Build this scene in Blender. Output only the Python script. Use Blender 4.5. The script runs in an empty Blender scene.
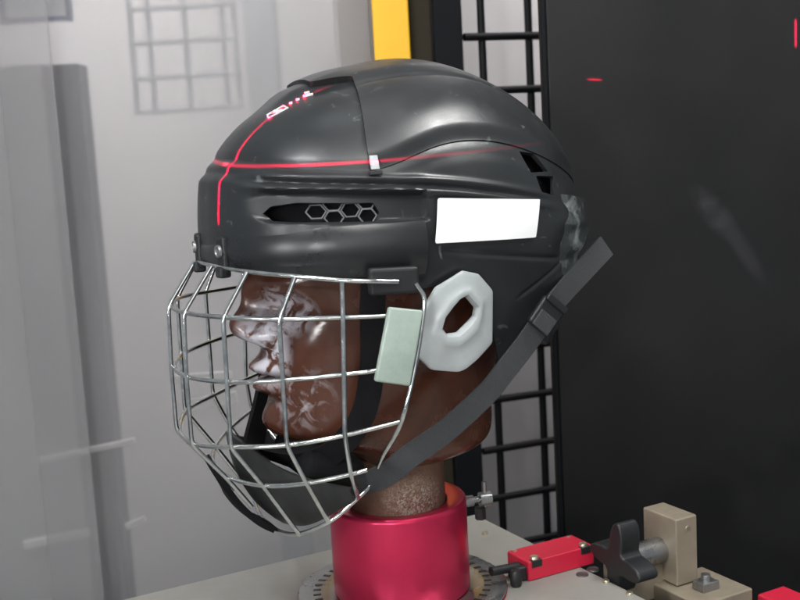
import bpy, bmesh, math, random
import numpy as np
from mathutils import Vector, Matrix
from math import sin, cos, pi, radians
random.seed(4); rng=np.random.default_rng(7)
SC=bpy.context.scene; COL=SC.collection

# ------------------------------------------------------------------ camera
F_PX=1100.0; PITCH=radians(8); ROLL=radians(3.2); DIST=0.9; YAW=radians(24)
fw=Vector((0,cos(PITCH),-sin(PITCH))); r0=Vector((1,0,0)); u0=r0.cross(fw)
ri=r0*cos(ROLL)-u0*sin(ROLL); up=u0*cos(ROLL)+r0*sin(ROLL)
cam_d=bpy.data.cameras.new('camera'); cam=bpy.data.objects.new('camera',cam_d); COL.objects.link(cam)
cam_d.sensor_width=36; cam_d.lens=36*F_PX/800; cam_d.clip_end=50; cam_d.clip_start=.01
m=Matrix((ri,up,-fw)).transposed().to_4x4(); m.translation=-DIST*fw+ri*(14/F_PX*DIST); cam.matrix_world=m
cam_d.dof.use_dof=True; cam_d.dof.focus_distance=.86; cam_d.dof.aperture_fstop=11
SC.camera=cam

# ------------------------------------------------------------------ world + lamps
w=bpy.data.worlds.new('World'); SC.world=w; w.use_nodes=True
w.node_tree.nodes['Background'].inputs[0].default_value=(.86,.93,1,1); w.node_tree.nodes['Background'].inputs[1].default_value=.33
def area(name,loc,target,sx,sy,power,col=(1,1,1)):
    l=bpy.data.lights.new(name,'AREA'); l.shape='RECTANGLE'; l.size=sx; l.size_y=sy; l.energy=power; l.color=col
    o=bpy.data.objects.new(name,l); COL.objects.link(o); o.location=loc
    o.rotation_euler=(Vector(target)-Vector(loc)).to_track_quat('-Z','Y').to_euler(); return o
area('ceiling_lamp',(.22,-1.0,1.05),(0,0,0),.40,.25,7,(1,.98,.95))  # kept as an added fill from above the front
area('ceiling_lamp',(.70,-.26,1.2),(0,0,0),.26,.16,11,(1,.99,.97))
area('ceiling_lamp',(-.48,-.84,1.1),(0,0,0),.20,.13,11,(.97,.98,1))
area('ceiling_lamp',(0,.0,1.5),(0,0,0),.5,.15,1.2,(.97,.98,1))
area('room_lamp',(-.42,-1.65,.22),(0,0,.05),.10,.12,5,(1,1,1))
area('room_lamp',(-1.15,-1.5,.22),(0,0,.05),.16,.14,7,(1,1,1))
area('room_lamp',(.3,-2.2,.5),(0,0,-.1),1.2,.9,5,(1,.97,.94))  # added broad frontal fill near the camera, not a fixture of the room
area('wall_fill',(.1,.50,1.15),(.12,.9,.1),.9,.1,6.5,(1,.98,.97))  # added out of frame to brighten the wall behind the wire guard
area('wall_fill',(-.35,.66,1.25),(-.3,.95,.1),.9,.06,5.6,(1,.98,.97))  # likewise added, brightens what stands behind the frosted sheets
for l_ in bpy.data.lights:
    if l_.name.startswith('wall_fill'): l_.spread=radians(84)
SC.view_settings.view_transform='Standard'; SC.view_settings.look='None'; SC.view_settings.exposure=0; SC.view_settings.gamma=1
SC.render.engine='CYCLES'

# ------------------------------------------------------------------ materials
def mat(name,col,rough=.5,metal=0,spec=.5,bump=0,bscale=200,var=0,vscale=20,emit=None,estr=0,coat=0,sss=0,alpha=None,trans=0,rvar=0):
    m=bpy.data.materials.new(name); m.use_nodes=True; nt=m.node_tree; b=nt.nodes['Principled BSDF']
    b.inputs['Base Color'].default_value=(*col,1); b.inputs['Roughness'].default_value=rough; b.inputs['Metallic'].default_value=metal
    b.inputs['Specular IOR Level'].default_value=spec; b.inputs['Coat Weight'].default_value=coat
    if sss: b.inputs['Subsurface Weight'].default_value=sss; b.inputs['Subsurface Radius'].default_value=(.01,.01,.01)
    if trans: b.inputs['Transmission Weight'].default_value=trans
    tc=nt.nodes.new('ShaderNodeTexCoord')
    if emit: b.inputs['Emission Color'].default_value=(*emit,1); b.inputs['Emission Strength'].default_value=estr
    if var or rvar:
        n=nt.nodes.new('ShaderNodeTexNoise'); n.inputs['Scale'].default_value=vscale; n.inputs['Detail'].default_value=8; n.inputs['Roughness'].default_value=.65
        nt.links.new(tc.outputs['Object'],n.inputs['Vector'])
        if var:
            r=nt.nodes.new('ShaderNodeMapRange'); r.inputs['From Min'].default_value=.3; r.inputs['From Max'].default_value=.7
            r.inputs['To Min'].default_value=1-var; r.inputs['To Max'].default_value=1+var; nt.links.new(n.outputs['Fac'],r.inputs['Value'])
            mx=nt.nodes.new('ShaderNodeVectorMath'); mx.operation='SCALE'; mx.inputs[0].default_value=col
            nt.links.new(r.outputs[0],mx.inputs['Scale']); nt.links.new(mx.outputs[0],b.inputs['Base Color'])
        if rvar:
            r2=nt.nodes.new('ShaderNodeMapRange'); r2.inputs['From Min'].default_value=.35; r2.inputs['From Max'].default_value=.65
            r2.inputs['To Min'].default_value=max(.02,rough-rvar); r2.inputs['To Max'].default_value=rough+rvar
            nt.links.new(n.outputs['Fac'],r2.inputs['Value']); nt.links.new(r2.outputs[0],b.inputs['Roughness'])
    if bump:
        n2=nt.nodes.new('ShaderNodeTexNoise'); n2.inputs['Scale'].default_value=bscale; n2.inputs['Detail'].default_value=4
        nt.links.new(tc.outputs['Object'],n2.inputs['Vector'])
        bp=nt.nodes.new('ShaderNodeBump'); bp.inputs['Strength'].default_value=bump; bp.inputs['Distance'].default_value=.001
        nt.links.new(n2.outputs['Fac'],bp.inputs['Height']); nt.links.new(bp.outputs[0],b.inputs['Normal'])
    return m
def stain(m,col,scale,lo,hi,zone=None,rot=0):
    """lays a chalky mark of its own shape over a material; zone = centre, radius in object space"""
    nt=m.node_tree; b=nt.nodes['Principled BSDF']; tc=[n for n in nt.nodes if n.type=='TEX_COORD'][0]
    n=nt.nodes.new('ShaderNodeTexNoise'); n.inputs['Scale'].default_value=scale; n.inputs['Detail'].default_value=7; n.inputs['Distortion'].default_value=1.2
    nt.links.new(tc.outputs['Object'],n.inputs['Vector'])
    r=nt.nodes.new('ShaderNodeMapRange'); r.inputs['From Min'].default_value=lo; r.inputs['From Max'].default_value=hi
    nt.links.new(n.outputs['Fac'],r.inputs['Value']); fac=r.outputs[0]
    if zone:
        mp=nt.nodes.new('ShaderNodeMapping'); mp.vector_type='TEXTURE'; mp.inputs['Location'].default_value=zone[0]; mp.inputs['Rotation'].default_value=(0,rot,0); mp.inputs['Scale'].default_value=zone[1]
        nt.links.new(tc.outputs['Object'],mp.inputs['Vector'])
        ln=nt.nodes.new('ShaderNodeVectorMath'); ln.operation='LENGTH'; nt.links.new(mp.outputs[0],ln.inputs[0])
        q=nt.nodes.new('ShaderNodeMapRange'); q.inputs['From Min'].default_value=1.15; q.inputs['From Max'].default_value=.45; nt.links.new(ln.outputs['Value'],q.inputs['Value'])
        a=nt.nodes.new('ShaderNodeMath'); a.operation='MULTIPLY'; nt.links.new(fac,a.inputs[0]); nt.links.new(q.outputs[0],a.inputs[1]); fac=a.outputs[0]
    mx=nt.nodes.new('ShaderNodeMix'); mx.data_type='RGBA'; inp=b.inputs['Base Color']
    if inp.is_linked: nt.links.new(inp.links[0].from_socket,mx.inputs[6])
    else: mx.inputs[6].default_value=inp.default_value
    mx.inputs[7].default_value=(*col,1); nt.links.new(fac,mx.inputs[0]); nt.links.new(mx.outputs[2],inp)
M={}
M['shell']=mat('helmet_plastic',(.018,.020,.0215),.36,spec=.55,bump=.07,bscale=900,var=.12,vscale=25,rvar=.07)
stain(M['shell'],(.16,.17,.17),60,.66,.8)
M['shell2']=mat('brow_plastic',(.013,.0145,.016),.3,spec=.6,bump=.05,bscale=900,var=.1,vscale=30,rvar=.05)
M['black']=mat('black_plastic',(.012,.013,.014),.45,bump=.2)
M['foam']=mat('black_foam',(.006,.006,.007),.9,spec=.2,bump=.5,bscale=500)
M['hex']=mat('vent_mesh_grey',(.17,.175,.18),.4)
M['white']=mat('retroreflective_white',(.95,.95,.95),.6,emit=(1,1,1),estr=0)
M['guard']=mat('milky_plastic',(.44,.47,.47),.22,sss=.5,spec=.6,var=.05,vscale=60)
M['pad']=mat('greenish_clear_plastic',(.33,.40,.35),.3,spec=.6,var=.12,vscale=90,sss=.2)
M['wire']=mat('chromed_wire',(.66,.68,.67),.16,metal=1,var=.2,vscale=120,rvar=.08)
M['strap']=mat('grey_webbing',(.038,.040,.043),.75,bump=.8,bscale=1400,var=.12,vscale=300)
M['cup']=mat('smoky_plastic',(.026,.027,.027),.45,spec=.3,var=.2,vscale=50)
M['clear']=mat('smoky_clear_plastic',(.040,.045,.047),.14,spec=.8,coat=.8,var=.3,vscale=40,bump=1.0,bscale=70)
stain(M['clear'],(.20,.215,.215),38,.56,.68)
M['brown']=mat('brown_headform',(.088,.032,.019),.22,spec=.5,var=.25,vscale=22,bump=.25,bscale=120,rvar=.1)
M['neck']=mat('worn_brown_neck',(.16,.085,.055),.5,var=.25,vscale=40)
M['red']=mat('red_anodised',(.64,.028,.095),.33,metal=.7,spec=.6,var=.08,vscale=30,rvar=.05)
M['redbox']=mat('red_enamel',(.55,.015,.045),.4,var=.06)
M['steel']=mat('steel',(.34,.34,.34),.32,metal=.9,var=.15,vscale=60,rvar=.1)
M['darksteel']=mat('dark_steel',(.10,.10,.10),.4,metal=.6,var=.2)
M['brass']=mat('bolt_zinc',(.75,.68,.5),.3,metal=.9)
M['plate']=mat('dusty_beige_plate',(.26,.255,.23),.5,var=.1,vscale=14,bump=.15,bscale=60)
M['tan']=mat('tan_anodised',(.30,.255,.19),.45,metal=.3,var=.12,vscale=60)
M['panel']=mat('black_board',(.011,.011,.0115),.5,var=.3,vscale=5,spec=.25,rvar=.08)
M['wall']=mat('grey_white_wall',(.58,.555,.56),.7,var=.03,vscale=4)
M['yellow']=mat('yellow_paint',(.90,.50,.006),.45,var=.03)
M['yellowshade']=mat('shaded_yellow_brown',(.035,.028,.018),.7,spec=.15)
M['gridwire']=mat('black_coated_wire',(.004,.004,.005),.55,spec=.25)
M['postblack']=mat('matt_black_paint',(.005,.006,.008),.7,spec=.15)
M['ink']=mat('black_ink',(.01,.01,.01),.5)
# brown head: chalky white smears round the eye, nose and mouth
stain(M['brown'],(.56,.53,.58),75,.41,.55,((.104,.034,.164),(.030,.030,.020)))
stain(M['brown'],(.58,.56,.61),90,.38,.52,((.112,.018,.136),(.024,.022,.034)))
stain(M['brown'],(.36,.33,.35),80,.50,.68,((.100,.040,.098),(.032,.036,.028)))
stain(M['neck'],(.42,.37,.32),420,.46,.66,((.0,.035,.000),(.026,.03,.022)))
stain(M['neck'],(.04,.03,.02),480,.60,.70)

# ------------------------------------------------------------------ helpers
def empty(name,label,cat,loc=(0,0,0),rz=0,group=None):
    o=bpy.data.objects.new(name,None); COL.objects.link(o); o.location=loc; o.rotation_euler=(0,0,rz); o.empty_display_size=.02
    o['label']=label; o['category']=cat
    if group: o['group']=group
    return o
def tag(o,label,cat,group=None):
    o['label']=label; o['category']=cat
    if group: o['group']=group
    return o
def link(name,me,mt,parent=None,smooth=True,solid=0,bevel=0,split=None,offset=-1):
    o=bpy.data.objects.new(name,me); COL.objects.link(o); me.materials.append(mt)
    if smooth: me.polygons.foreach_set('use_smooth',[True]*len(me.polygons))
    if parent: o.parent=parent
    if solid: md=o.modifiers.new('thickness','SOLIDIFY'); md.thickness=solid; md.offset=offset
    if bevel: md=o.modifiers.new('bevel','BEVEL'); md.width=bevel; md.segments=3; md.limit_method='ANGLE'; md.angle_limit=radians(30)
    if split: md=o.modifiers.new('edges','EDGE_SPLIT'); md.split_angle=radians(split)
    return o
def pym(name,v,f):
    me=bpy.data.meshes.new(name); me.from_pydata([tuple(map(float,p)) for p in v],[],f); me.update(); return me
def spl(xs,ys):
    xs=np.array(xs,float); ys=np.array(ys,float); n=len(xs); h=np.diff(xs)
    A=np.zeros((n,n)); b=np.zeros(n); A[0,0]=A[-1,-1]=1
    for i in range(1,n-1):
        A[i,i-1]=h[i-1]; A[i,i]=2*(h[i-1]+h[i]); A[i,i+1]=h[i]
        b[i]=6*((ys[i+1]-ys[i])/h[i]-(ys[i]-ys[i-1])/h[i-1])
    m=np.linalg.solve(A,b)
    def f(x):
        x=np.clip(np.asarray(x,float),xs[0],xs[-1]); i=np.clip(np.searchsorted(xs,x)-1,0,n-2)
        a=(xs[i+1]-x)/h[i]; c=(x-xs[i])/h[i]
        return a*ys[i]+c*ys[i+1]+((a**3-a)*m[i]+(c**3-c)*m[i+1])*h[i]**2/6
    return f
def ss(a,b,x): t=np.clip((x-a)/(b-a),0,1); return t*t*(3-2*t)
def G(x,c,s): return np.exp(-((x-c)/s)**2)
def tube(name,pts,r,mt,parent=None,sides=10,closed=False,smooth_n=0):
    P=[Vector(p) for p in pts]
    if smooth_n: P=crom(P,smooth_n,closed)
    n=len(P); V=[];F=[]; prev=None
    for i in range(n):
        a=P[(i-1)%n] if (closed or i>0) else P[0]; b=P[(i+1)%n] if (closed or i<n-1) else P[-1]
        t=(b-a).normalized()
        if prev is None: nrm=t.orthogonal().normalized()
        else: nrm=(prev-t*prev.dot(t)).normalized()
        prev=nrm; bn=t.cross(nrm)
        rr=r[i*(len(r)-1)//max(n-1,1)] if isinstance(r,(list,tuple)) else r
        for k in range(sides): V.append(P[i]+(nrm*cos(2*pi*k/sides)+bn*sin(2*pi*k/sides))*rr)
    for i in range(n if closed else n-1):
        j=(i+1)%n
        for k in range(sides): F.append((i*sides+k,i*sides+(k+1)%sides,j*sides+(k+1)%sides,j*sides+k))
    if not closed: F.append(tuple(range(sides))[::-1]); F.append(tuple((n-1)*sides+k for k in range(sides)))
    if mt is None: return V,F
    return link(name,pym(name,V,F),mt,parent,split=50)
def crom(P,n,closed=False):
    P=[Vector(p) for p in P]; L=len(P); out=[]
    for i in range(L if closed else L-1):
        p0=P[(i-1)%L] if closed or i>0 else P[0]*2-P[1]; p1=P[i]; p2=P[(i+1)%L]; p3=P[(i+2)%L] if closed or i<L-2 else P[-1]*2-P[-2]
        for k in range(n):
            t=k/n; out.append(.5*((2*p1)+(p2-p0)*t+(2*p0-5*p1+4*p2-p3)*t*t+(3*p1-p0-3*p2+p3)*t**3))
    if not closed: out.append(P[-1])
    return out
def merge(list_vf):
    V=[];F=[]
    for v,f in list_vf:
        o=len(V); V+=list(v); F+=[tuple(i+o for i in q) for q in f]
    return V,F
def box_vf(c,s,ax=None):
    c=Vector(c); X,Y,Z=(Vector(a) for a in (ax or ((1,0,0),(0,1,0),(0,0,1))))
    V=[c+X*(s[0]*i)+Y*(s[1]*j)+Z*(s[2]*k) for i in(-.5,.5) for j in(-.5,.5) for k in(-.5,.5)]
    return V,[(0,1,3,2),(4,6,7,5),(0,4,5,1),(2,3,7,6),(0,2,6,4),(1,5,7,3)]
def boxo(name,c,s,mt,parent=None,ax=None,bevel=.001):
    v,f=box_vf(c,s,ax); return link(name,pym(name,v,f),mt,parent,smooth=False,bevel=bevel)
def lathe(name,prof,mt,parent=None,loc=(0,0,0),axis=None,n=96,split=35):
    V=[];F=[]; m=len(prof)
    q=Vector(axis).to_track_quat('Z','Y').to_matrix() if axis else Matrix.Identity(3)
    for i in range(n):
        a=2*pi*i/n
        for r,z in prof: V.append(q@Vector((r*cos(a),r*sin(a),z))+Vector(loc))
    for i in range(n):
        j=(i+1)%n
        for k in range(m-1): F.append((i*m+k,j*m+k,j*m+k+1,i*m+k+1))
    return link(name,pym(name,V,F),mt,parent,split=split)
def ribbon(name,pts,nrm,wid,thk,mt,parent,n=12):
    P=crom(pts,n); N=crom(nrm,n); V=[];F=[]
    for i,p in enumerate(P):
        t=(P[min(i+1,len(P)-1)]-P[max(i-1,0)]).normalized(); nn=(N[i]-t*N[i].dot(t)).normalized(); b=t.cross(nn)
        for a,c in((-.5,-.5),(.5,-.5),(.5,.5),(-.5,.5)): V.append(p+b*(wid*a)+nn*(thk*c))
        if i:
            for k in range(4): F.append(((i-1)*4+k,(i-1)*4+(k+1)%4,i*4+(k+1)%4,i*4+k))
    F.append((3,2,1,0)); e=(len(P)-1)*4; F.append((e,e+1,e+2,e+3))
    return link(name,pym(name,V,F),mt,parent,split=40)

# ------------------------------------------------------------------ the setting
wallm=M['wall']
def plain_box(name,c,s,mt,kind=None,label=None,cat=None,bevel=.002):
    o=boxo(name,(0,0,0),s,mt,None,bevel=bevel); o.location=c
    if kind: o['kind']=kind
    if label: tag(o,label,cat)
    return o
plain_box('floor',(0,1,-1.1),(8,8,.1),mat('grey_floor',(.12,.12,.12),.6),'structure')
plain_box('room_wall',(0,1.15,.6),(8,.1,4),wallm,None,'light grey rear wall behind the frosted sheets on the left','wall')
LEFT_SIDE=True
#=BACKGROUND=
# frosted polycarbonate sheets on the left with things standing behind them
def frosted(name,haze,col,rough):
    m=bpy.data.materials.new(name); m.use_nodes=True; nt=m.node_tree; nt.nodes.remove(nt.nodes['Principled BSDF']); b=nt.nodes.new('ShaderNodeBsdfRefraction')
    b.inputs['Roughness'].default_value=rough; b.inputs['IOR'].default_value=1.3; b.inputs['Color'].default_value=(.98,.98,.98,1)
    d=nt.nodes.new('ShaderNodeBsdfPrincipled'); d.inputs['Base Color'].default_value=(*col,1); d.inputs['Roughness'].default_value=.38; d.inputs['Specular IOR Level'].default_value=.12
    mx=nt.nodes.new('ShaderNodeMixShader'); tc=nt.nodes.new('ShaderNodeTexCoord'); n=nt.nodes.new('ShaderNodeTexNoise'); n.inputs['Scale'].default_value=2; n.inputs['Detail'].default_value=1
    nt.links.new(tc.outputs['Object'],n.inputs['Vector']); r=nt.nodes.new('ShaderNodeMapRange'); r.inputs['To Min'].default_value=haze-.08; r.inputs['To Max'].default_value=haze+.08
    nt.links.new(n.outputs['Fac'],r.inputs['Value']); nt.links.new(r.outputs[0],mx.inputs[0]); nt.links.new(b.outputs[0],mx.inputs[1]); nt.links.new(d.outputs[0],mx.inputs[2])
    nt.links.new(mx.outputs[0],nt.nodes['Material Output'].inputs['Surface']); return m
fro=frosted('frosted_sheet',.24,(.56,.55,.555),.2)
fro2=frosted('frosted_sheet_near',.24,(.53,.515,.515),.22)
plain_box('frosted_sheet',(-.26,.62,.0),(.50,.004,2.0),fro,None,'large frosted plastic sheet behind the helmet, up to the yellow post','sheet',bevel=.0005)
plain_box('frosted_door',(-.826,.58,.0),(.80,.005,2.0),fro2,None,'frosted plastic door leaf at the far left with its edge running down the picture','door',bevel=.0005)
plain_box('grey_pillar',(-.452,.73,-.2),(.052,.05,.93),mat('dark_blue_grey_paint',(.03,.033,.05),.5),None,'dark blue grey pillar blurred behind the edge of the frosted door','pillar')
plain_box('grey_cabinet',(-.78,.80,-.35),(.60,.16,1.24),mat('cabinet_grey',(.52,.52,.53),.5),None,'grey cabinet dimly seen behind the frosted door, top edge near the top left','cabinet')
lw=empty('lattice_guard','pale grey square lattice blurred behind the frosted sheet, up and left of the helmet','lattice',(-.276,.735,.40))
vf=[box_vf((x,0,0),(.007,.007,.42)) for x in(-.078,-.052,.000,.054,.072)]+[box_vf((-.003,0,z),(.150,.009,.006)) for z in(-.208,-.160,-.110,-.062,-.012,.04,.09)]
link('lattice_bars',pym('lattice_bars',*merge(vf)),mat('pale_grey_bars',(.62,.62,.64),.5),lw,smooth=False)
plain_box('grey_upright',(-.185,.90,.2),(.050,.04,1.6),mat('upright_grey',(.42,.43,.45),.5),None,'grey upright blurred behind the frosted sheet just right of the pale lattice','post')
nf=empty('notice_frame','pale notice in a thin blue grey frame blurred at the top left corner','notice',(-.476,.70,.385))
boxo('notice_sheet',(0,0,0),(.085,.003,.11),mat('paper',(.7,.7,.72),.6),nf)
link('frame',pym('frame',*merge([box_vf((x,0,0),(.008,.008,.125)) for x in(-.046,.046)]+[box_vf((0,0,z),(.084,.008,.007)) for z in(-.058,.058)])),mat('frame_blue',(.14,.15,.26),.5),nf,smooth=False)
al=mat('reflection_streak',(.85,.83,.80),.4)  # pale bars stand in for lamp reflections on the frosted sheets
for (x0,z0,x1,z1,t),lb in zip(((-.535,-.307,-.39,-.284,.008),(-.325,-.194,-.24,-.193,.010),(-.57,-.435,-.47,-.42,.012),(-.31,-.236,-.235,-.227,.018),(-.415,-.415,-.385,-.404,.009)),
     ('long thin pale bar imitating a blurred reflection at the door edge, mid height at left','upper short pale bar imitating a blurred reflection left of the wire cage','pale bar imitating a blurred reflection low on the frosted door','broad pale bar imitating a blurred reflection just below the upper short one','tiny pale bar imitating a blurred reflection low beside the door edge')):
    c=Vector(((x0+x1)/2,.69,(z0+z1)/2)); d=Vector((x1-x0,0,z1-z0)); L=d.length; d.normalize()
    v,f=box_vf((0,0,0),(L,.006,t),(d,Vector((0,1,0)),d.cross(Vector((0,1,0)))))
    o=link('reflection_streak',pym('reflection_streak',v,f),al,None,smooth=False,bevel=.001); o.location=c; tag(o,lb,'rail','pale bars imitating reflections on the frosted sheets')
# wall and wire guard, both swung 20 degrees so their right end is farther off
bgrot=radians(20)
gx,gy=.17,.60
ex=Vector((cos(bgrot),sin(bgrot),0)); ey=Vector((-sin(bgrot),cos(bgrot),0)); ez=Vector((0,0,1))
o=boxo('partition_wall',(0,0,0),(.42,.02,2.2),wallm,None); o.location=Vector((gx,gy,-.1))+ey*.17+ex*.03; o.rotation_euler=(0,0,bgrot)
tag(o,'light grey wall board seen through the black wire guard','wall')
g=empty('wire_guard','black welded wire guard with square cells in front of the light wall','guard',(gx,gy,-.5),bgrot)
vf=[]
for k in range(0,6): vf.append(tube('',[(k*.069-.034,0,.0),(k*.069-.034,0,1.0)],0.0054,None,sides=8))
link('upright_wires',pym('upright_wires',*merge(vf)),M['gridwire'],g,split=50)
vf=[]
for k in range(0,14): vf.append(tube('',[(-.062,-.006,.064+k*.0695),(.36,-.006,.064+k*.0695)],.0052,None,sides=8))
link('cross_wires',pym('cross_wires',*merge(vf)),M['gridwire'],g,split=50)
boxo('bottom_rail',(.15,.0,-.03),(.42,.03,.05),M['black'],g)
o=boxo('post_shade_strip',(0,0,0),(.075,.012,1.6),mat('post_shade_grey',(.22,.22,.235),.6),None); o.location=Vector((gx,gy,-.1))+ey*.09-ex*.085; o.rotation_euler=(0,0,bgrot)  # strip coloured as the black post's shadow on the wall
tag(o,'narrow mid grey strip standing in for the shadow of the black post on the light wall board','board')
# posts
o=plain_box('yellow_post',(.0195,.58,.1),(.047,.03,1.5),M['yellow'],None,'bright yellow painted upright standing just left of the black post','post')
o=plain_box('post_shaded_side',(.0585,.60,.1),(.0285,.03,1.5),M['yellowshade'],None,'narrow dark brown strip standing in for the shaded side of the yellow post, next to the black post','post')  # side shade of the yellow post, given as a dark brown strip
o=plain_box('black_post',(.0925,.585,.1),(.037,.05,1.5),M['postblack'],None,'black square upright at the left edge of the wire guard','post')
# black board on the right
stain(M['panel'],(.034,.034,.036),22,.30,.62,((.180,-.01,.630),(.040,.06,.014)),radians(52)); stain(M['panel'],(.026,.026,.028),9,.30,.62,((.210,-.01,.590),(.05,.06,.010)),radians(60))
b=empty('partition_board','large smooth black board filling the right side of the picture','board',(.185,.335,-.6))
boxo('board',(.6,0,.7),(1.2,.02,1.7),M['panel'],b,bevel=.003)
boxo('edge_strip',(-.0025,0,.7),(.005,.022,1.7),M['postblack'],b,bevel=.001)

# ------------------------------------------------------------------ table plate and what is on it
e1=Vector((cos(radians(28.0)),sin(radians(28.0)),0)); e2=Vector((sin(radians(28.0)),-cos(radians(28.0)),0)); AX=(e1,e2,ez)
corner=Vector((.0754,.184,0))
tb=empty('machine_table','dusty beige metal table plate under the red collar','table',corner+Vector((0,0,-.27)),radians(28))
boxo('table_top',(-.35,-.35,.010),(.70,.70,.02),M['plate'],tb,bevel=.0015)
boxo('table_frame',(-.35,-.35,-.06),(.66,.66,.12),M['darksteel'],tb,bevel=.002)
for p in ((.0805,.125),(.172,-.006),(.186,-.033),(-.075,-.015)):   # recessed holes with bolts
    q=Vector((*p,0))-corner; lp=(q.dot(e1),-q.dot(e2),.0205)
    lathe('bolt',[(.0001,.0018),(.0026,.0018),(.003,.001),(.003,-.001)],M['brass'],tb,loc=lp,n=16)
for p in ((-.053,-.030),(.155,.013),(.166,.023)):
    q=Vector((*p,0))-corner; lp=(q.dot(e1),-q.dot(e2),.0203)
    lathe('screw_hole',[(.0001,.0003),(.0042,.0003),(.0050,.0008),(.0056,-.0005)],M['darksteel'],tb,loc=lp,n=20)
# flange and collar
fl=empty('base_flange','round dark steel flange with engraved ring of ticks on the table, under the collar','flange',(0,0,-.25))
lathe('flange_foot',[(.0001,.0002),(.0880,.0002),(.0889,.0006),(.0889,.0016),(.0001,.0016)],M['red'],fl)
lathe('flange_disc',[(.056,.0018),(.0868,.0018),(.0885,.0024),(.0885,.0040),(.0870,.0050),(.0655,.0050),(.0640,.0042),(.0575,.0042)],M['steel'],fl)
vf=[]
for k in range(44):
    a=2*pi*k/44; d=Vector((cos(a),sin(a),0)); vf.append(box_vf(d*.0725+Vector((0,0,.00505)),(.0065,.0032,.0008),(d,Vector((-d.y,d.x,0)),ez)))
link('tick_marks',pym('tick_marks',*merge(vf)),M['ink'],fl,smooth=False)
cl=empty('red_collar','glossy red anodised cylinder clamping the neck of the brown head','collar',(0,0,-.2457))
lathe('collar_body',[(.0412,.010),(.0412,.0750),(.0422,.0762),(.0530,.0782),(.0560,.0778),(.0573,.0762),(.0576,.074),(.0576,.002),(.0565,.0),(.0412,.0),(.0412,.010)],M['red'],cl)
cs=lathe('clamp_screw',[(.0001,.052),(.0048,.052),(.0048,.066),(.003,.067),(.003,.072),(.0062,.072),(.0062,.082),(.0001,.083)],M['steel'],cl,loc=(0,0,.0665),axis=(.97,.24,0),n=24)
tube('screw_bar',[(.0745,.0185,.0585),(.0745,.0185,.0815)],.0022,M['steel'],cs)
tube('screw_nut',[(.070,.017,.0495),(.070,.017,.0595)],.0048,M['black'],cs,sides=6)
# red block on the table
bx=empty('red_block','small red rectangular block with two pale corner bolts, right of the collar','block',(.1312,.0343,-.2498),radians(27.5))
boxo('block_body',(0,0,.0086),(.0695,.033,.0172),M['redbox'],bx,bevel=.0012)
for sx in(-.026,.026):
    lathe('bolt',[(.0001,.0035),(.0032,.0035),(.0038,.0025),(.0038,0)],M['brass'],bx,loc=(sx,-.0125,.0164),n=20)
    boxo('bolt_notch',(sx,-.0145,.0144),(.0105,.0052,.0062),M['black'],bx,bevel=.0005)
for sx in(-.029,.029): lathe('dowel',[(.0001,.0008),(.002,.0008),(.002,0)],M['brass'],bx,loc=(sx,.0125,.0169),n=16)
kn=empty('black_plunger','short black rod and grip between the flange and red block','plunger',(.098,.006,-.2498),radians(28))
tube('rod',[(-.022,.006,.012),(.006,.006,.010)],.004,M['black'],kn)
lathe('grip',[(.0001,0),(.0042,0),(.005,.002),(.005,.012),(.004,.014),(.0001,.0145)],M['black'],kn,loc=(-.006,-.0075,0),n=24)
boxo('grip_block',(.004,.004,.0065),(.012,.016,.013),M['black'],kn,bevel=.002)
# tan bracket with steel shaft and black star knob
N0=Vector((.2335,.0,0)); ce=N0+e1*.0118-e2*.021
br=empty('tan_bracket','tan metal upright bracket bolted beside the table corner','bracket',(ce.x,ce.y,-.30),radians(28))
boxo('upright_block',(0,0,.0695),(.0236,.042,.059),M['tan'],br,bevel=.0015)
boxo('side_arm',(-.028,.012,.040),(.050,.030,.030),M['tan'],br,bevel=.0015)
boxo('foot_bar',(.008,-.028,.030),(.060,.06,.018),M['tan'],br,bevel=.0015)
boxo('foot_step',(.006,-.036,.0425),(.018,.014,.008),M['steel'],br,bevel=.0008)
lathe('bolt',[(.0001,.0055),(.0038,.0055),(.004,.005),(.004,0)],M['steel'],br,loc=(.006,-.036,.0465),n=20)
lathe('bolt',[(.0001,.0008),(.0022,.0008),(.0024,0)],M['brass'],br,loc=(.001,-.021,.089),axis=(0,-1,0),n=20)
sc=Vector((ce.x,ce.y,-.2335))-e1*.0118
sk=empty('star_knob','black three-lobed star knob on a steel shaft left of the tan bracket','knob',sc,radians(28))
lathe('shaft',[(.0001,0),(.0112,0),(.0112,.034),(.009,.0355),(.0001,.0356)],M['steel'],sk,axis=(-1,0,0),n=48)
V=[];F=[];n=144
for side,t in((0,.030),(1,.051)):
    for i in range(n):
        a=2*pi*i/n; r=.0135+.0225*(.5+.5*cos(4*(a-radians(98))))**1.6*(1.0 if sin(a)>.5 else .86)
        V.append(Vector((-t,r*cos(a),r*sin(a))))
F=[tuple(range(n)),tuple(range(2*n-1,n-1,-1))]+[(i,n+i,n+(i+1)%n,(i+1)%n) for i in range(n)]
link('knob_head',pym('knob_head',V,F),M['black'],sk,smooth=False,bevel=.002)
rc=empty('red_clamp','small red clamp piece at the bottom right corner of the picture','clamp',(.324,.0,-.296))
boxo('clamp_body',(0,0,.012),(.032,.03,.022),M['redbox'],rc,ax=AX,bevel=.002)
boxo('clamp_rod',(-.03,.0,.004),(.04,.008,.008),M['steel'],rc,ax=AX,bevel=.001)

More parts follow.
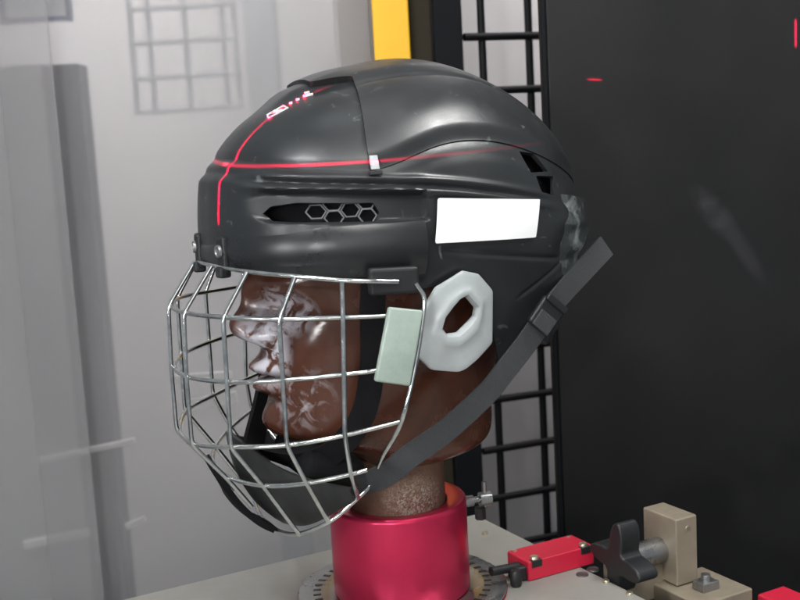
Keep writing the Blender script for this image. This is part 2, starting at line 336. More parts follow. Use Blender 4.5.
# ------------------------------------------------------------------ head form
HM=pi+YAW
hf=empty('headform','glossy brown dummy head with white chalk smears wearing the black helmet','dummy head',(0,0,-.16),HM)
def tabz(t): return spl([a for a,b in t],[b for a,b in t])
hF=tabz([(-.131,.036),(-.122,.040),(-.112,.060),(-.105,.083),(-.098,.0975),(-.088,.1035),(-.075,.103),(-.06,.104),(-.045,.106),(-.02,.104),(0,.103),(.02,.109),(.04,.110),(.08,.100),(.12,.06)])
hR=tabz([(-.131,-.046),(-.126,-.066),(-.120,-.078),(-.110,-.0835),(-.085,-.084),(-.05,-.090),(0,-.100),(.04,-.102),(.08,-.09),(.12,-.05)])
hW=tabz([(-.131,.041),(-.126,.052),(-.120,.059),(-.110,.063),(-.09,.066),(-.06,.071),(-.03,.076),(0,.078),(.04,.079),(.08,.070),(.12,.04)])
nphi=300; nz=260; zz=np.linspace(-.131,.12,nz); ph=np.linspace(0,2*pi,nphi,endpoint=False)
Z,PH=np.meshgrid(zz,ph,indexing='ij')
xc=-.01; a=np.where(np.cos(PH)>0,hF(Z)-xc,xc-hR(Z)); nn=2.15
X=xc+a*np.sign(np.cos(PH))*np.abs(np.cos(PH))**(2/nn); Y=hW(Z)*np.sign(np.sin(PH))*np.abs(np.sin(PH))**(2/nn)
fr=(np.cos(PH)>0)*1.0
nose=tabz([(-.05,0),(-.034,.0),(-.028,.0015),(-.0215,.011),(-.016,.0225),(-.008,.0295),(-.002,.029),(.006,.021),(.014,.0145),(.024,.009),(.035,.003),(.05,0)])(Z)
sg=.0095+.0085*G(Z,-.012,.012)
dx=nose*np.exp(-(np.abs(Y)/sg)**2.4)
dx+=.011*G(Z,-.018,.007)*(G(Y,.0155,.007)+G(Y,-.0155,.007))*.75           # nostril wings
dx-=.015*G(Z,.008,.011)*(G(Y,.033,.017)+G(Y,-.033,.017))                   # eye sockets
dx+=.007*G(Z,.003,.0075)*(G(Y,.034,.012)+G(Y,-.034,.012))                  # eyelids
dx-=.003*G(Z,-.0025,.0018)*(G(Y,.034,.012)+G(Y,-.034,.012))
dx+=.006*G(Z,.024,.008)*(G(Y,.03,.02)+G(Y,-.03,.02))                       # brow
dx+=.0135*G(Z,-.0405,.0065)*G(Y,0,.021); dx-=.0045*G(Z,-.034,.006)*G(Y,0,.004)
dx+=.0125*G(Z,-.0565,.0062)*G(Y,0,.019); dx-=.008*G(Z,-.0485,.0022)*G(Y,0,.026)
dx-=.002*G(Z,-.068,.005)*G(Y,0,.02); dx+=.0075*G(Z,-.084,.012)*G(Y,0,.022)
dx+=.002*G(Z,-.022,.014)*(G(Y,.05,.014)+G(Y,-.05,.014))                    # cheek bones
X=X+dx*fr; Y=Y*(1-.05*G(Z,-.045,.02)*G(np.abs(X),.06,.03))
V=np.stack([X,Y,Z],-1).reshape(-1,3)+np.array([0,0,.16])
F=[(i*nphi+j,i*nphi+(j+1)%nphi,(i+1)*nphi+(j+1)%nphi,(i+1)*nphi+j) for i in range(nz-1) for j in range(nphi)]
F.append(tuple(range(nphi))[::-1]); F.append(tuple((nz-1)*nphi+j for j in range(nphi)))
hd=link('head',pym('head',V,F),M['brown'],hf,split=60)
lathe('neck',[(.0001,.034),(.0405,.034),(.0402,.012),(.0404,-.02),(.0408,-.055),(.0001,-.055)],M['neck'],hf)

# ------------------------------------------------------------------ helmet
hm=empty('hockey_helmet','black ice hockey helmet with wire face cage worn on the brown dummy head','helmet',(0,0,0),HM)
ZB,ZT,XC=.03,.187,-.022
def zs(z): return np.arcsin(np.clip((np.asarray(z,float)-ZB)/(ZT-ZB),-1,1))
def tab(zx): return spl(zs([a for a,b in zx]),[b for a,b in zx])
XF=tab([(-.06,.120),(-.02,.130),(.03,.137),(.06,.1385),(.09,.137),(.115,.1325),(.14,.1150),(.156,.0935),(.174,.0500),(.187,XC)])
XR=tab([(-.06,-.112),(-.02,-.139),(.0,-.150),(.03,-.1585),(.06,-.1615),(.1,-.1530),(.14,-.1285),(.167,-.0940),(.181,-.062),(.187,XC)])
WW=tab([(-.06,.088),(-.02,.099),(.03,.110),(.06,.1135),(.09,.1115),(.115,.105),(.14,.089),(.156,.073),(.174,.045),(.187,0)])
def surf(PH,Z):
    s=zs(Z); n=2.45-.35*np.clip((Z-.08)/.11,0,1); c=np.cos(PH); q=np.sin(PH)
    a=np.where(c>0,XF(s)-XC,XC-XR(s))
    return np.stack([XC+a*np.sign(c)*np.abs(c)**(2/n), WW(s)*np.sign(q)*np.abs(q)**(2/n), Z],-1)
def grid(z0,z1,dens=1.0,pa=0,pb=2*pi):
    s=np.linspace(zs(z0),zs(z1),int(dens*(zs(z1)-zs(z0))*150)+2); Zs=ZB+(ZT-ZB)*np.sin(s)
    full=(pb-pa)>6.2; npn=int(dens*560*(pb-pa)/(2*pi)); p=np.linspace(pa,pb,npn,endpoint=not full)
    ZZ,PP=np.meshgrid(Zs,p,indexing='ij'); P=surf(PP,ZZ); e=1e-3
    # superellipse: remap so samples stay even
    du=surf(PP+e,ZZ)-surf(PP-e,ZZ); Zl=np.clip(ZZ-1e-4,-.06,ZT-2e-5); Zu=np.clip(ZZ+1e-4,-.06,ZT-1e-5)
    dv=surf(PP,Zu)-surf(PP,Zl); N=np.cross(du,dv); L=np.linalg.norm(N,axis=-1,keepdims=True)
    fb=P-np.array([XC,0,.06]); fb/=np.linalg.norm(fb,axis=-1,keepdims=True)
    N=np.where(L>1e-12,N/np.maximum(L,1e-12),fb); N=np.where((N*fb).sum(-1,keepdims=True)<.2,fb,N)
    return P,N,full
def shape(P,disp,N): return P+N*disp[...,None]
def shell_piece(name,z0,z1,dispf,clipf,mt,parent,thick=.003,dens=1.0,pa=0,pb=2*pi,split=40):
    P,N,full=grid(z0,z1,dens,pa,pb); X,Y,Zc=P[...,0],P[...,1],P[...,2]
    Q=shape(P,dispf(X,Y,Zc),N) ; h,wd=X.shape
    V=Q.reshape(-1,3); fs=[f.reshape(-1) for f in clipf(X,Y,Zc)]
    cols=wd if full else wd-1
    I,J=np.meshgrid(np.arange(h-1),np.arange(cols),indexing='ij'); J2=(J+1)%wd
    faces=np.stack([I*wd+J,I*wd+J2,(I+1)*wd+J2,(I+1)*wd+J],-1).reshape(-1,4)
    V=[tuple(v) for v in V]; faces=[tuple(f) for f in faces.tolist()]; VF=[list(f) for f in fs]
    for k in range(len(VF)):
        f=VF[k]; cache={}; out=[]
        def cut(a,b):
            key=(a,b) if a<b else (b,a)
            if key in cache: return cache[key]
            a,b=key; t=f[a]/(f[a]-f[b]); V.append(tuple(V[a][i]+(V[b][i]-V[a][i])*t for i in range(3)))
            for g in VF: g.append(g[a]+(g[b]-g[a])*t)
            cache[key]=len(V)-1; return cache[key]
        for fc in faces:
            ins=[f[i]>=0 for i in fc]
            if all(ins): out.append(fc); continue
            if not any(ins): continue
            nf=[]
            for i in range(len(fc)):
                a,b=fc[i],fc[(i+1)%len(fc)]
                if ins[i]: nf.append(a)
                if ins[i]!=ins[(i+1)%len(fc)]:
                    c=cut(a,b)
                    if not nf or nf[-1]!=c: nf.append(c)
            if len(nf)>2 and nf[0]==nf[-1]: nf.pop()
            if len(nf)>2: out.append(tuple(nf))
        faces=out
    used=sorted({i for f in faces for i in f}); mp={o:i for i,o in enumerate(used)}
    me=pym(name,[V[i] for i in used],[tuple(mp[i] for i in f) for f in faces])
    bm=bmesh.new(); bm.from_mesh(me); bmesh.ops.remove_doubles(bm,verts=bm.verts,dist=1e-5)
    bmesh.ops.dissolve_degenerate(bm,edges=bm.edges,dist=1e-6)
    bmesh.ops.recalc_face_normals(bm,faces=bm.faces)
    # make normals point outwards
    s=sum(f.normal.dot(f.calc_center_median()-Vector((XC,0,.05))) for f in bm.faces)
    if s<0: bmesh.ops.reverse_faces(bm,faces=bm.faces)
    bm.to_mesh(me); bm.free()
    return link(name,me,mt,parent,solid=thick,split=split)
def pl(xs,ys):          # piecewise-smooth curve of X
    f=spl(xs,ys); return f
zc_=pl([-.18,-.15,-.1,-.083,-.04,.0,.03,.045,.07,.1,.12,.145],[.070,.085,.108,.1145,.1245,.1215,.112,.1085,.1085,.111,.1165,.123])   # lower edge of the crown
def crownz(X,Y): return zc_(X)
def poly(X,Z,pts):      # >0 outside a convex polygon given clockwise or not
    A=sum(pts[i][0]*pts[(i+1)%len(pts)][1]-pts[(i+1)%len(pts)][0]*pts[i][1] for i in range(len(pts))); s=1 if A>0 else -1
    d=None
    for i in range(len(pts)):
        (x0,z0),(x1,z1)=pts[i],pts[(i+1)%len(pts)]; L=math.hypot(x1-x0,z1-z0)
        e=-s*((x1-x0)*(Z-z0)-(z1-z0)*(X-x0))/L
        d=e if d is None else np.maximum(d,e)
    return d
# seam where the rear crown overlaps the front one, with a tongue running forward along the top
def seam(X,Y,Z):
    base=pl([0,.022,.055,.08,.1,.12],[.030,.030,.037,.0443,.050,.052])(np.abs(Y))
    tongue=.031*(1-ss(.024,.036,np.abs(Y)))
    return base+tongue*ss(.145,.163,Z)
V1=[(-.072,.1150),(-.0870,.1128),(-.0985,.0985),(-.0785,.0985)]; V2=[(-.0830,.0960),(-.1035,.0945),(-.1000,.0800),(-.0865,.0835)]
def side(P,Y): return P
def crown_rear_d(X,Y,Z):
    zz=crownz(X,Y)
    d=.0042+.0022*ss(.045,.03,np.abs(Y))*ss(.1,.0,-X)             # low raised spine
    d-=.0030*ss(.012,.0,Z-zz)                                     # edge rolls in
    d+=.0020*G(X,-.03,.045)*G(Z-zz,.03,.016)                      # swelling above the ear
    d-=.0012*G(np.abs(Y),.046,.003)*ss(.135,.155,Z)
    d+=.0024*(1-ss(.022,.036,np.abs(Y)))*ss(.01,.05,X)*ss(.082,.070,X)
    return d
def crown_rear_c(X,Y,Z): return [seam(X,Y,Z)-X, Z-crownz(X,Y), np.where(np.abs(Y)>.03,poly(X,Z,V1),1.0)]
def crown_front_d(X,Y,Z): return .0012-.001*ss(.010,.0,Z-crownz(X,Y))+.0048*(1-ss(.016,.034,np.abs(Y)))*ss(.098,.070,X)
shell_piece('rear_crown',.06,.18699,crown_rear_d,crown_rear_c,M['shell'],hm,.005)
shell_piece('front_crown',.10,.18699,crown_front_d,lambda X,Y,Z:[X-seam(X,Y,Z)+.012,Z-crownz(X,Y)+.002],M['shell'],hm,.003)
# the body of the shell below the crown, with its two ridges, vent recess and cut-outs
bot=pl([-.18,-.16,-.14,-.12,-.1,-.08,-.068,-.055,-.045,-.035,-.025,-.012,.004,.016,.03,.06,.09,.115,.13,.145],
       [.020,.000,-.012,-.024,-.036,-.048,-.054,-.050,-.024,.0,.014,.024,.024,.022,.026,.034,.036,.039,.043,.048])
REC=[(.012,.0915),(.08,.0955),(.116,.0975),(.128,.091),(.128,.082),(.116,.0755),(.08,.0725),(.012,.0705)]
VENT=[(.050,.0860),(.100,.0885),(.1135,.0865),(.1175,.0815),(.113,.0765),(.100,.0750),(.050,.0725),(.0465,.079)]
def body_d(X,Y,Z):
    front=ss(.02,.12,X); k=np.abs(Y)>.0
    d=(.0062*front+.0012)*(.45*ss(.004,-.006,Z-crownz(X,Y))+.55*ss(-.008,-.017,Z-crownz(X,Y)))
    r1=.1035+.06*(X-.05)*(X<.05)*.6+.03*np.maximum(X-.05,0); 
    zr=pl([-.17,-.1,-.05,.0,.05,.09,.12,.14],[.070,.080,.090,.098,.1025,.1055,.108,.110])(X)
    d+=(.0022*G(Z-zr,0,.0026)*ss(-.12,-.03,X)+.0026*G(Z-zr+.0085,0,.0030)*ss(-.14,-.03,X)-.0016*G(Z-zr+.0042,0,.0018)*ss(-.12,-.03,X))*ss(.132,.112,X)
    rc=poly(X,Z,REC); d-=.0065*ss(.0015,-.0025,rc)*ss(.10,.135,X)*0+.0062*ss(.001,-.003,rc)*ss(.127,.108,X)
    # rear quarter: folded facets
    rr=ss(-.09,-.115,X); d+=rr*(.0028*G(Z,.062,.011)-.0018*G(Z,.036,.006)+.002*G(Z,.012,.010))
    d+=.0020*G(Z,.045,.02)*ss(.0,-.03,X)*ss(-.11,-.08,X)
    d-=.0012*G((Z-.040)-(X+.05)*.15,0,.0016)*ss(.005,-.01,X)*ss(-.13,-.10,X)
    d-=.0010*G((Z-.014)+(X+.08)*.5,0,.0016)*ss(-.06,-.07,X)
    return d
def body_c(X,Y,Z):
    return [crownz(X,Y)+.004-Z, Z-bot(X), poly(X,Z,VENT), np.where(np.abs(Y)>.03,poly(X,Z,V1),1.0), np.where(np.abs(Y)>.03,poly(X,Z,V2),1.0)]
shell_piece('lower_shell',-.058,.135,body_d,body_c,M['shell'],hm,.0035)
# forward brow bumper
def brow_d(X,Y,Z):
    t=(Z-.034)/(.073-.034)
    d=.0045+.0050*np.sin(np.clip(t,0,1)*pi)**.8
    d-=.0035*ss(.06,.0,np.abs(Y))*ss(.1,.13,X)*G(Z,.068,.012)
    d-=.0022*G((np.abs(Y)-.030)-(.062-Z)*.75,0,.0030)*ss(.118,.13,X)*ss(.072,.06,Z)
    return d
def brow_top(X,Y): return .0708+.003*ss(.08,.12,X)+.006*ss(.05,.0,np.abs(Y))*ss(.1,.13,X)
brb=pl([.012,.03,.06,.09,.115,.13,.14],[.030,.0335,.035,.0368,.039,.042,.044])
shell_piece('brow_band',.02,.09,brow_d,lambda X,Y,Z:[X-.0165,Z-brb(X),brow_top(X,Y)-Z],M['shell2'],hm,.006,dens=1.2)
# foam liner inside
shell_piece('foam_liner',.0,.184,lambda X,Y,Z:-.011+0*X,lambda X,Y,Z:[Z-np.maximum(bot(X),.0)-.001],M['foam'],hm,.012,dens=.5)
# reflective white sticker on the left side
ST=[(.0061,.086),(-.0802,.0790),(-.0745,.0510),(.0105,.0540)]
def st_r(X,Z): return poly(X,Z,ST)
stk=shell_piece('reflective_sticker',.04,.1,lambda X,Y,Z:body_d(X,Y,Z)*0+.0058,lambda X,Y,Z:[-st_r(X,Z)-.0006+0*X],M['white'],hm,.0006,dens=1.2,pa=.5,pb=2.9)
stk['label']='plain white reflective sticker'
# honeycomb mesh behind the side vents
for sy in(1,-1):
    vf=[]
    for i in range(4):
        for j in range(2):
            xx=.053+i*.0112; z=.0765+j*.0098+(.0049 if i%2 else 0)
            if z>.0885: continue
            pts=[]
            for k in range(6):
                a=pi/3*k; px,pz=xx+.0064*cos(a),z+.0055*sin(a); s=zs(pz); n=2.45
                A=float(XF(s))-XC; y=float(WW(s))*(1-min(.98,abs((px-XC)/A)**n))**(1/n); pts.append((px,sy*(y-.0065),pz))
            vf.append(tube('',pts,.0007,None,sides=6,closed=True))
    link('vent_honeycomb',pym('vent_honeycomb',*merge(vf)),M['hex'],hm)
# silver tab and dark slot at the seam foot
def onside(x,z,off):
    s=zs(z); n=2.45-.35*min(1,max(0,(z-.08)/.11)); A=float(XF(s))-XC if x>XC else XC-float(XR(s))
    y=float(WW(s))*(1-min(.99,abs((x-XC)/A)**n))**(1/n); return Vector((x,y+off,z))
M['tab']=mat('silver_tab',(.42,.44,.45),.4)
p=onside(.0475,.1135,.0052); boxo('seam_tab',p,(.0062,.0022,.0105),M['tab'],hm,ax=(Vector((.97,-.22,0)),Vector((.2,.93,.3)).normalized(),Vector((0,-.32,.94))),bevel=.0006)
p=onside(.0475,.1065,.0046); boxo('seam_slot',p,(.0092,.002,.0030),M['black'],hm,ax=(Vector((.97,-.22,0)),Vector((.2,.95,.2)).normalized(),Vector((0,-.2,.98))),bevel=.0004)
# worn white outline marks on the front crown
def oncrown(x,y,off=.0022):
    lo,hi=.1,.1865
    for _ in range(40):
        z=(lo+hi)/2; s=zs(z); n=2.45-.35*min(1,max(0,(z-.08)/.11)); A=float(XF(s))-XC; Wd=float(WW(s))
        if abs((x-XC)/A)**n+abs(y/Wd)**n<1: lo=z
        else: hi=z
    return Vector((x,y,z+off-.0012+float(crown_front_d(x,y,z))))
vf=[]
for pts in ([(.098,0.0250),(.099,0.0310),(.092,0.0340),(.085,0.0350),(.086,0.0290),(.093,0.0270)],): vf.append(tube('',[oncrown(*p,.0016) for p in pts],.0010,None,sides=6,closed=True))
for pts in ([(.095,0.0270),(.089,0.0340)],[(.082,0.0310),(.080,0.0320)],[(.0765,0.0310),(.0745,0.0325)],[(.071,0.0310),(.064,0.0340)],[(.069,0.0285),(.065,0.0295)]): vf.append(tube('',[oncrown(*p,.0016) for p in pts],.0014,None,sides=6))
link('crown_marks',pym('crown_marks',*merge(vf)),mat('worn_white_print',(.62,.58,.58),.5),hm) 
# screws on the brow and cage mounts
for y,zq,xq in((.036,.0535,.1425),(-.022,.0535,.1455)):
    nv=Vector((1,y*5,0)).normalized(); sd=Vector((-nv.y,nv.x,0))
    c=boxo('cage_mount',(xq,y,zq-.001),(.0060,.0135,.027),M['black'],hm,ax=(nv,sd,Vector((0,0,1))),bevel=.0025)
    lathe('mount_screw',[(.0001,.0042),(.0030,.0042),(.0034,.0050),(.0044,.0050),(.0048,.0040),(.0048,.002)],M['steel'],c,loc=Vector((xq,y,zq+.002)),axis=nv,n=28)
    boxo('mount_hook',Vector((xq+.001,y,zq-.0135)),(.0095,.0095,.0085),M['black'],c,ax=(nv,sd,Vector((0,0,1))),bevel=.002)
for sy in(1,-1):
    j=boxo('cage_clip',(.046,sy*.1215,.0315),(.036,.009,.019),M['black'],hm,ax=(Vector((.985,-.17*sy,.03)).normalized(),Vector((.17*sy,.985,0)),Vector((0,0,1))),bevel=.0025)
# occipital adjuster of smoky clear plastic at the back
def adj_d(X,Y,Z): return .0012+.0045*G(Z,.045,.030)*ss(-.108,-.133,X)+.0022*ss(-.1065,-.114,X)+.0012*np.sin(Z*260+X*120)*ss(-.12,-.15,X)+.0012*np.sin(Z*420+Y*60)*0+.0016*G(Z,.058,.005)-.0016*G(Z,.03,.005)
shell_piece('rear_adjuster',-.02,.09,adj_d,lambda X,Y,Z:[-.106-X,.078-Z+.2*(X+.12),Z-.008+.30*(X+.11)],M['clear'],hm,.002,dens=.9)

# ear guards
OUT=[(-.0108,.0327),(-.0241,.0289),(-.0383,.0146),(-.0364,-.0245),(-.0218,-.0338),(-.0105,-.0400),(-.0045,-.0415),(.016,-.0376),(.0293,-.0213),(.0292,-.0141),(.0232,.0025),(.0102,.0226)]
HOL=[(-.0126,.0137),(-.0207,.0045),(-.0191,-.0019),(-.0051,-.0123),(.0034,-.0124),(.0067,-.0076),(.0038,.0007),(-.0064,.0115)]
def resample(P,n,cen):
    """radius of a closed outline at n even angles about cen"""
    out=[]
    for i in range(n):
        a=2*pi*i/n; d=(cos(a),sin(a)); best=None
        for k in range(len(P)):
            x0,z0=P[k][0]-cen[0],P[k][1]-cen[1]; x1,z1=P[(k+1)%len(P)][0]-cen[0],P[(k+1)%len(P)][1]-cen[1]
            den=d[0]*(z1-z0)-d[1]*(x1-x0)
            if abs(den)<1e-12: continue
            t=(x0*(z1-z0)-z0*(x1-x0))/den; u=(x0*d[1]-z0*d[0])/den
            if t>0 and -1e-6<=u<=1+1e-6: best=t
        out.append(best)
    out=np.array(out); 
    out=(np.roll(out,1)+out*2+np.roll(out,-1))/4
    return out
cen=(-.0070,.0005)
n=160; ro=resample(OUT,n,cen); rh=resample(HOL,n,cen)
prof=[(0,-.0025),(0,.0),(.012,.0007),(.04,.0010),(.16,.0012),(.4,.0016),(.56,.0020),(.66,.0030),(.72,.0035),(.84,.0035),(.92,.0030),(.97,.001),(1.0,-.001),(1.0,-.0035)]
for sy in(1,-1):
    V=[];F=[]
    for t,h in prof:
        for i in range(n):
            a=2*pi*i/n; r=ro[i]*(1-t)+rh[i]*t; x=cen[0]+r*cos(a); z=cen[1]+r*sin(a)
            V.append((x,sy*(.1175+h-.9*(x+.007)**2*8 +.04*z),z))
    m_=len(prof)
    for q in range(m_):
        for i in range(n):
            f_=(q*n+i,q*n+(i+1)%n,((q+1)%m_)*n+(i+1)%n,((q+1)%m_)*n+i); F.append(f_ if sy<0 else f_[::-1])
    link('ear_guard',pym('ear_guard',V,F),M['guard'],hm,split=38)

# face cage
cg=empty('face_cage','','',(0,0,0)); del cg['label']; del cg['category']; cg.parent=hm
WR=.00172
cols=[  # Y, then (X,Z) top, row1, row2, row3, row4, end
 (.025,[(.149,.025,.044),(.1725,.025,.0113),(.1745,.025,-.0365),(.1745,.025,-.0875),(.150,.025,-.1178),(.1324,.025,-.1436)]),
 (.070,[(.1354,.070,.042),(.1553,.070,.0115),(.1561,.070,-.035),(.1569,.070,-.0824),(.1348,.070,-.1152),(.1075,.061,-.1600)]),
 (.100,[(.1103,.100,.0386),(.1240,.100,.0101),(.1243,.100,-.0328),(.1247,.100,-.0793),(.1120,.100,-.1092),(.0930,.087,-.1455)]),
 (.120,[(.0835,.120,.0349),(.0845,.120,.0093),(.0864,.120,-.0304),(.0886,.120,-.0735),(.0859,.120,-.1021),(.0713,.093,-.1290)])]
def soften(pts,r=.004):        # round the bends
    P=[Vector(p) for p in pts]; o=[P[0]]
    for i in range(1,len(P)-1):
        a=(P[i-1]-P[i]).normalized()*r; b=(P[i+1]-P[i]).normalized()*r
        for k in range(5): t=k/4; o.append(P[i]+a*(1-t)**2+b*t*t)
    o.append(P[-1]); return o
for sy in(1,-1):
    for k,(y,pts) in enumerate(cols):
        P=[(x,yy*sy,z) for x,yy,z in pts]; tube('upright_wire',soften(P,.006),WR,M['wire'],cg)
IN=.0026
def row(i,ext,name='cross_wire'):
    L=[c[1][i] for c in cols]+ext; P=[(x,-y,z) for x,y,z in L[::-1]]+[(x,y,z) for x,y,z in L]
    P=[(x-IN*.9*max(0,min(1,(x-.03)/.08)),y*(1-IN/.12*.8),z) for x,y,z in P]
    return tube(name,crom(P,6),WR,M['wire'],cg)
row(0,[(.0655,.127,.0333),(.045,.129,.031)]); row(1,[(.0551,.1305,.0085),(.034,.131,.009)]); row(2,[(.0672,.130,-.0286),(.040,.132,-.025)]); row(3,[(.0506,.131,-.0673)]); row(4,[(.0760,.125,-.0995)])
side_w=[(.0333,.129,.0279),(.0286,.131,.0168),(.0315,.132,.0),(.0381,.132,-.0275),(.0506,.131,-.0673),(.0571,.105,-.0999),(.0576,.088,-.1207),(.0700,.090,-.1300),(.0930,.087,-.1455),(.1075,.061,-.1600),(.1130,.034,-.1665),(.1160,.012,-.1675)]
rim=[Vector(p)-Vector((.0012,0,-.001)) for p in side_w]
P=crom(rim,5); P=P+[Vector((p.x,-p.y,p.z)) for p in P[::-1]]
tube('rim_wire',P,.0017,M['wire'],cg)
# greenish side pads of the cage
PAD=[(.0565,.0156),(.0325,.0109),(.0448,-.0412),(.0694,-.0349)]
for sy in(1,-1):
    V=[(x,sy*(.1335-(x-.05)*.16+h),z) for h in(0,.0045) for x,z in PAD]
    F=[(0,1,2,3),(7,6,5,4),(0,4,5,1),(1,5,6,2),(2,6,7,3),(3,7,4,0)]
    if sy>0: F=[f[::-1] for f in F]
    link('side_pad',pym('side_pad',V,F),M['pad'],cg,bevel=.0016,split=35)
# chin cup
cv=[];cf=[];nu=48;nv=16
topc=tabz([(0,-.094),(.02,-.096),(.04,-.104),(.06,-.113),(.08,-.119),(.1,-.122)]); topx=tabz([(0,.143),(.02,.141),(.04,.133),(.06,.119),(.08,.101),(.1,.083)])
botz=tabz([(0,-.166),(.02,-.165),(.04,-.162),(.06,-.157),(.08,-.146),(.1,-.130)]); botx=tabz([(0,.112),(.02,.112),(.04,.109),(.06,.104),(.08,.093),(.1,.078)])
for i in range(nu+1):
    y=-.098+.196*i/nu; ay=abs(y)
    for j in range(nv+1):
        t=j/nv; x=float(topx(ay))*(1-t)+float(botx(ay))*t; z=float(topc(ay))*(1-t)+float(botz(ay))*t
        bl=.010*sin(pi*t)**.8*(1-ay/.12); yy=y*(1-.06*(t))
        cv.append((x+bl*.8-.006,yy,z-bl*.6+.003))
for i in range(nu):
    for j in range(nv): a=i*(nv+1)+j; cf.append((a,a+nv+1,a+nv+2,a+1))
link('chin_cup',pym('chin_cup',cv,cf),M['cup'],hm,solid=.003,split=50,offset=0)
ribbon('cup_trim',[(.150,-.020,-.118),(.146,-.006,-.131),(.138,.0,-.146),(.127,.004,-.159),(.114,.006,-.168)],[(1,0,-.6)]*5,.036,.005,M['foam'],hm)
# straps
ribbon('chin_strap',[(-.1650,.075,.0345),(-.1174,.093,.0089),(-.095,.105,-.0018),(-.0808,.111,-.0112),(-.0683,.1095,-.0268),(-.0482,.108,-.0473),(-.0307,.106,-.0643),(.0036,.105,-.0868),(.0336,.104,-.1015),(.0475,.101,-.1110),(.0591,.092,-.1186),(.0643,.066,-.1284),(.0717,.030,-.1399),(.074,0,-.142)],
  [(.15,1,.1),(0,1,0),(-.1,1,0),(0,1,0),(0,1,0),(0,1,0),(0,1,0),(.1,1,0),(.3,1,-.1),(.4,1,-.15),(.5,1,-.2),(.8,.8,-.2),(1,.4,-.2),(1,0,-.2)],.0182,.0022,M['strap'],hm)
ribbon('far_strap',[(.074,0,-.142),(.0717,-.03,-.14),(.062,-.06,-.1304),(.03,-.09,-.11),(-.02,-.1,-.06),(-.06,-.1,-.03)],
  [(1,0,-.2),(1,-.4,-.2),(.8,-.8,-.2),(.3,-1,0),(0,-1,0),(0,-1,0)],.0195,.0022,M['strap'],hm)
bax=(Vector((-.66,0,.75)),Vector((0,1,0)),Vector((.75,0,.66)))
bk=boxo('strap_buckle',(-.0825,.1125,-.0095),(.0245,.0055,.0225),M['black'],hm,ax=bax,bevel=.002)
boxo('buckle_plate',(-.0790,.1158,-.0135),(.0140,.0022,.0170),M['strap'],bk,ax=bax,bevel=.001)
boxo('buckle_bar',(-.0905,.1155,-.0005),(.0055,.0040,.0215),M['black'],bk,ax=bax,bevel=.0012)
boxo('ratchet_tab',(-.088,.100,-.022),(.020,.010,.016),M['black'],hm,ax=bax,bevel=.003)
# inner black harness beside the cheek and under the chin
ribbon('cheek_harness',[(.052,.104,.040),(.053,.098,.010),(.053,.092,-.03),(.060,.084,-.07),(.080,.070,-.098),(.098,.045,-.108),(.112,.0,-.110)],[(.2,1,0),(.2,1,0),(.2,1,0),(.4,1,0),(.7,.9,-.3),(.8,.6,-.6),(.8,0,-.8)],.018,.004,M['foam'],hm)
boxo('chin_pad',(.078,.028,-.1135),(.050,.085,.024),M['foam'],hm,ax=(Vector((.95,0,.3)),Vector((0,1,0)),Vector((-.3,0,.95))),bevel=.009)
ribbon('far_harness',[(.052,-.104,.040),(.056,-.098,.010),(.070,-.088,-.04),(.090,-.068,-.085),(.112,-.030,-.110),(.120,.0,-.112)],[(.2,-1,0),(.2,-1,0),(.4,-1,0),(.7,-.9,-.3),(.8,-.6,-.6),(.8,0,-.8)],.020,.004,M['foam'],hm)

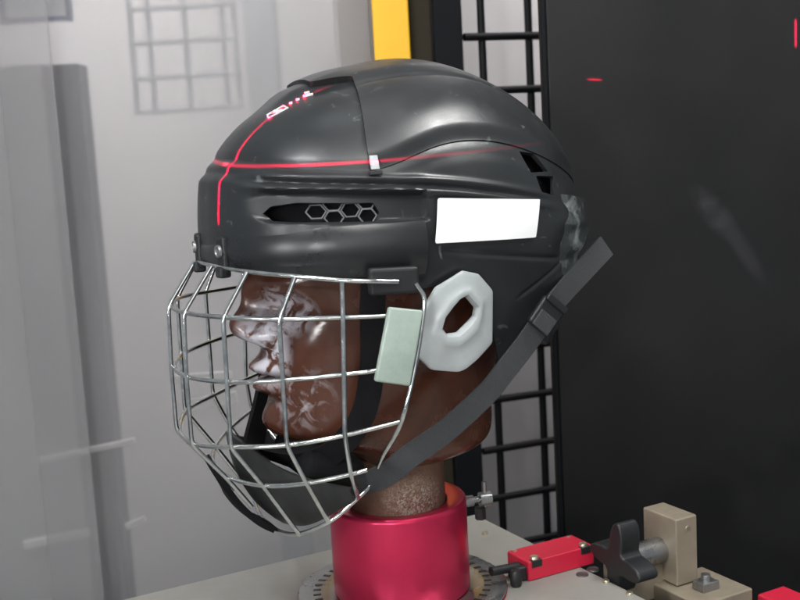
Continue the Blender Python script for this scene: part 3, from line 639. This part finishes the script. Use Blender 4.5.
# ------------------------------------------------------------------ cross-line laser: a real lamp that throws two thin red planes of light
def laser(name,loc,target,planes,power,size=radians(60)):
    l=bpy.data.lights.new(name,'SPOT'); l.energy=power; l.shadow_soft_size=.0006; l.spot_size=size; l.spot_blend=0; l.color=(1,1,1)
    o=bpy.data.objects.new(name,l); COL.objects.link(o); o.location=loc
    q=(Vector(target)-Vector(loc)).to_track_quat('-Z','Y'); o.rotation_euler=q.to_euler()
    l.use_nodes=True; nt=l.node_tree; em=[n for n in nt.nodes if n.type=='EMISSION'][0]
    tc=nt.nodes.new('ShaderNodeTexCoord'); tot=None
    Rm=q.to_matrix().transposed()
    for nrm,wd,lo,hi,axis,*rmp in planes:
        rl,rh=rmp[0] if rmp else (.004,.004)
        nl=Rm@Vector(nrm).normalized()
        d=nt.nodes.new('ShaderNodeVectorMath'); d.operation='DOT_PRODUCT'; d.inputs[1].default_value=nl; nt.links.new(tc.outputs['Normal'],d.inputs[0])
        ab=nt.nodes.new('ShaderNodeMath'); ab.operation='ABSOLUTE'; nt.links.new(d.outputs['Value'],ab.inputs[0])
        r=nt.nodes.new('ShaderNodeMapRange'); r.inputs['From Min'].default_value=wd; r.inputs['From Max'].default_value=wd*.4; nt.links.new(ab.outputs[0],r.inputs['Value'])
        cur=r.outputs[0]
        if axis is not None:
            al=Rm@Vector(axis).normalized(); e=nt.nodes.new('ShaderNodeVectorMath'); e.operation='DOT_PRODUCT'; e.inputs[1].default_value=al; nt.links.new(tc.outputs['Normal'],e.inputs[0])
            for a_,b_ in((lo,lo+rl),(hi,hi-rh)):
                g_=nt.nodes.new('ShaderNodeMapRange'); g_.inputs['From Min'].default_value=a_; g_.inputs['From Max'].default_value=b_; nt.links.new(e.outputs['Value'],g_.inputs['Value'])
                mu=nt.nodes.new('ShaderNodeMath'); mu.operation='MULTIPLY'; nt.links.new(cur,mu.inputs[0]); nt.links.new(g_.outputs[0],mu.inputs[1]); cur=mu.outputs[0]
        if tot is None: tot=cur
        else:
            mx=nt.nodes.new('ShaderNodeMath'); mx.operation='MAXIMUM'; nt.links.new(tot,mx.inputs[0]); nt.links.new(cur,mx.inputs[1]); tot=mx.outputs[0]
    nt.links.new(tot,em.inputs['Strength']); em.inputs['Color'].default_value=(1,.0,.05,1)
    return o
def Hw(x,y,z): return Vector((-x*cos(YAW)+y*sin(YAW),-x*sin(YAW)-y*cos(YAW),z))
def win(src,axis,p): return (p-src).normalized().dot(axis)
LP=Hw(.95,.031,.15); zax=Vector((0,0,1))
laser('line_laser',LP,Hw(.13,.031,.12),[(Hw(0,1,0),.0021,win(LP,zax,Hw(.137,.031,.073)),win(LP,zax,Hw(.056,.031,.172)),zax)],2000,radians(40))
PA,PB,PC=Hw(.126,-.02,.1215),Hw(.052,.097,.1145),Hw(-.06,.0985,.1185)
pn=(PB-PA).cross(PC-PA).normalized()
LP2=Hw(.62,.70,0); LP2.z=PA.z-((LP2.x-PA.x)*pn.x+(LP2.y-PA.y)*pn.y)/pn.z
sx=(Hw(.03,.1,.118)-LP2).cross(zax).normalized()
wa=sorted((win(LP2,sx,Hw(.134,-.030,.12)),win(LP2,sx,Hw(-.115,.09,.12))))
rear=win(LP2,sx,Hw(-.115,.09,.12)); rp=(.28,.004) if abs(rear-wa[0])<1e-6 else (.004,.28)
laser('line_laser',LP2,Hw(.03,.05,.1175),[(pn,.0016,wa[0],wa[1],sx,rp)],2500)
LP3=Vector((.75,-.5,.35)); T3=Vector((.34,.322,.2)); s3=(T3-LP3).cross(zax).normalized()  # extra lamp added at the right only for the two red board dashes
d1=Vector((.2378,.323,.1837)); d2=Vector((.456,.323,.222))
w1=sorted((win(LP3,s3,d1-Vector((.006,0,0))),win(LP3,s3,d1+Vector((.005,0,0))))); n1=(d1-LP3).cross(d1+Vector((.01,0,-.001))-LP3).normalized()
w2=sorted((win(LP3,zax,d2-Vector((0,0,.014))),win(LP3,zax,d2+Vector((0,0,.012))))); n2=(d2-LP3).cross(zax).normalized()
laser('line_laser',LP3,T3,[(n1,.0012,w1[0]-.003,w1[1]+.003,s3),(n2,.0012,w2[0]-.003,w2[1]+.003,zax)],900,radians(60))
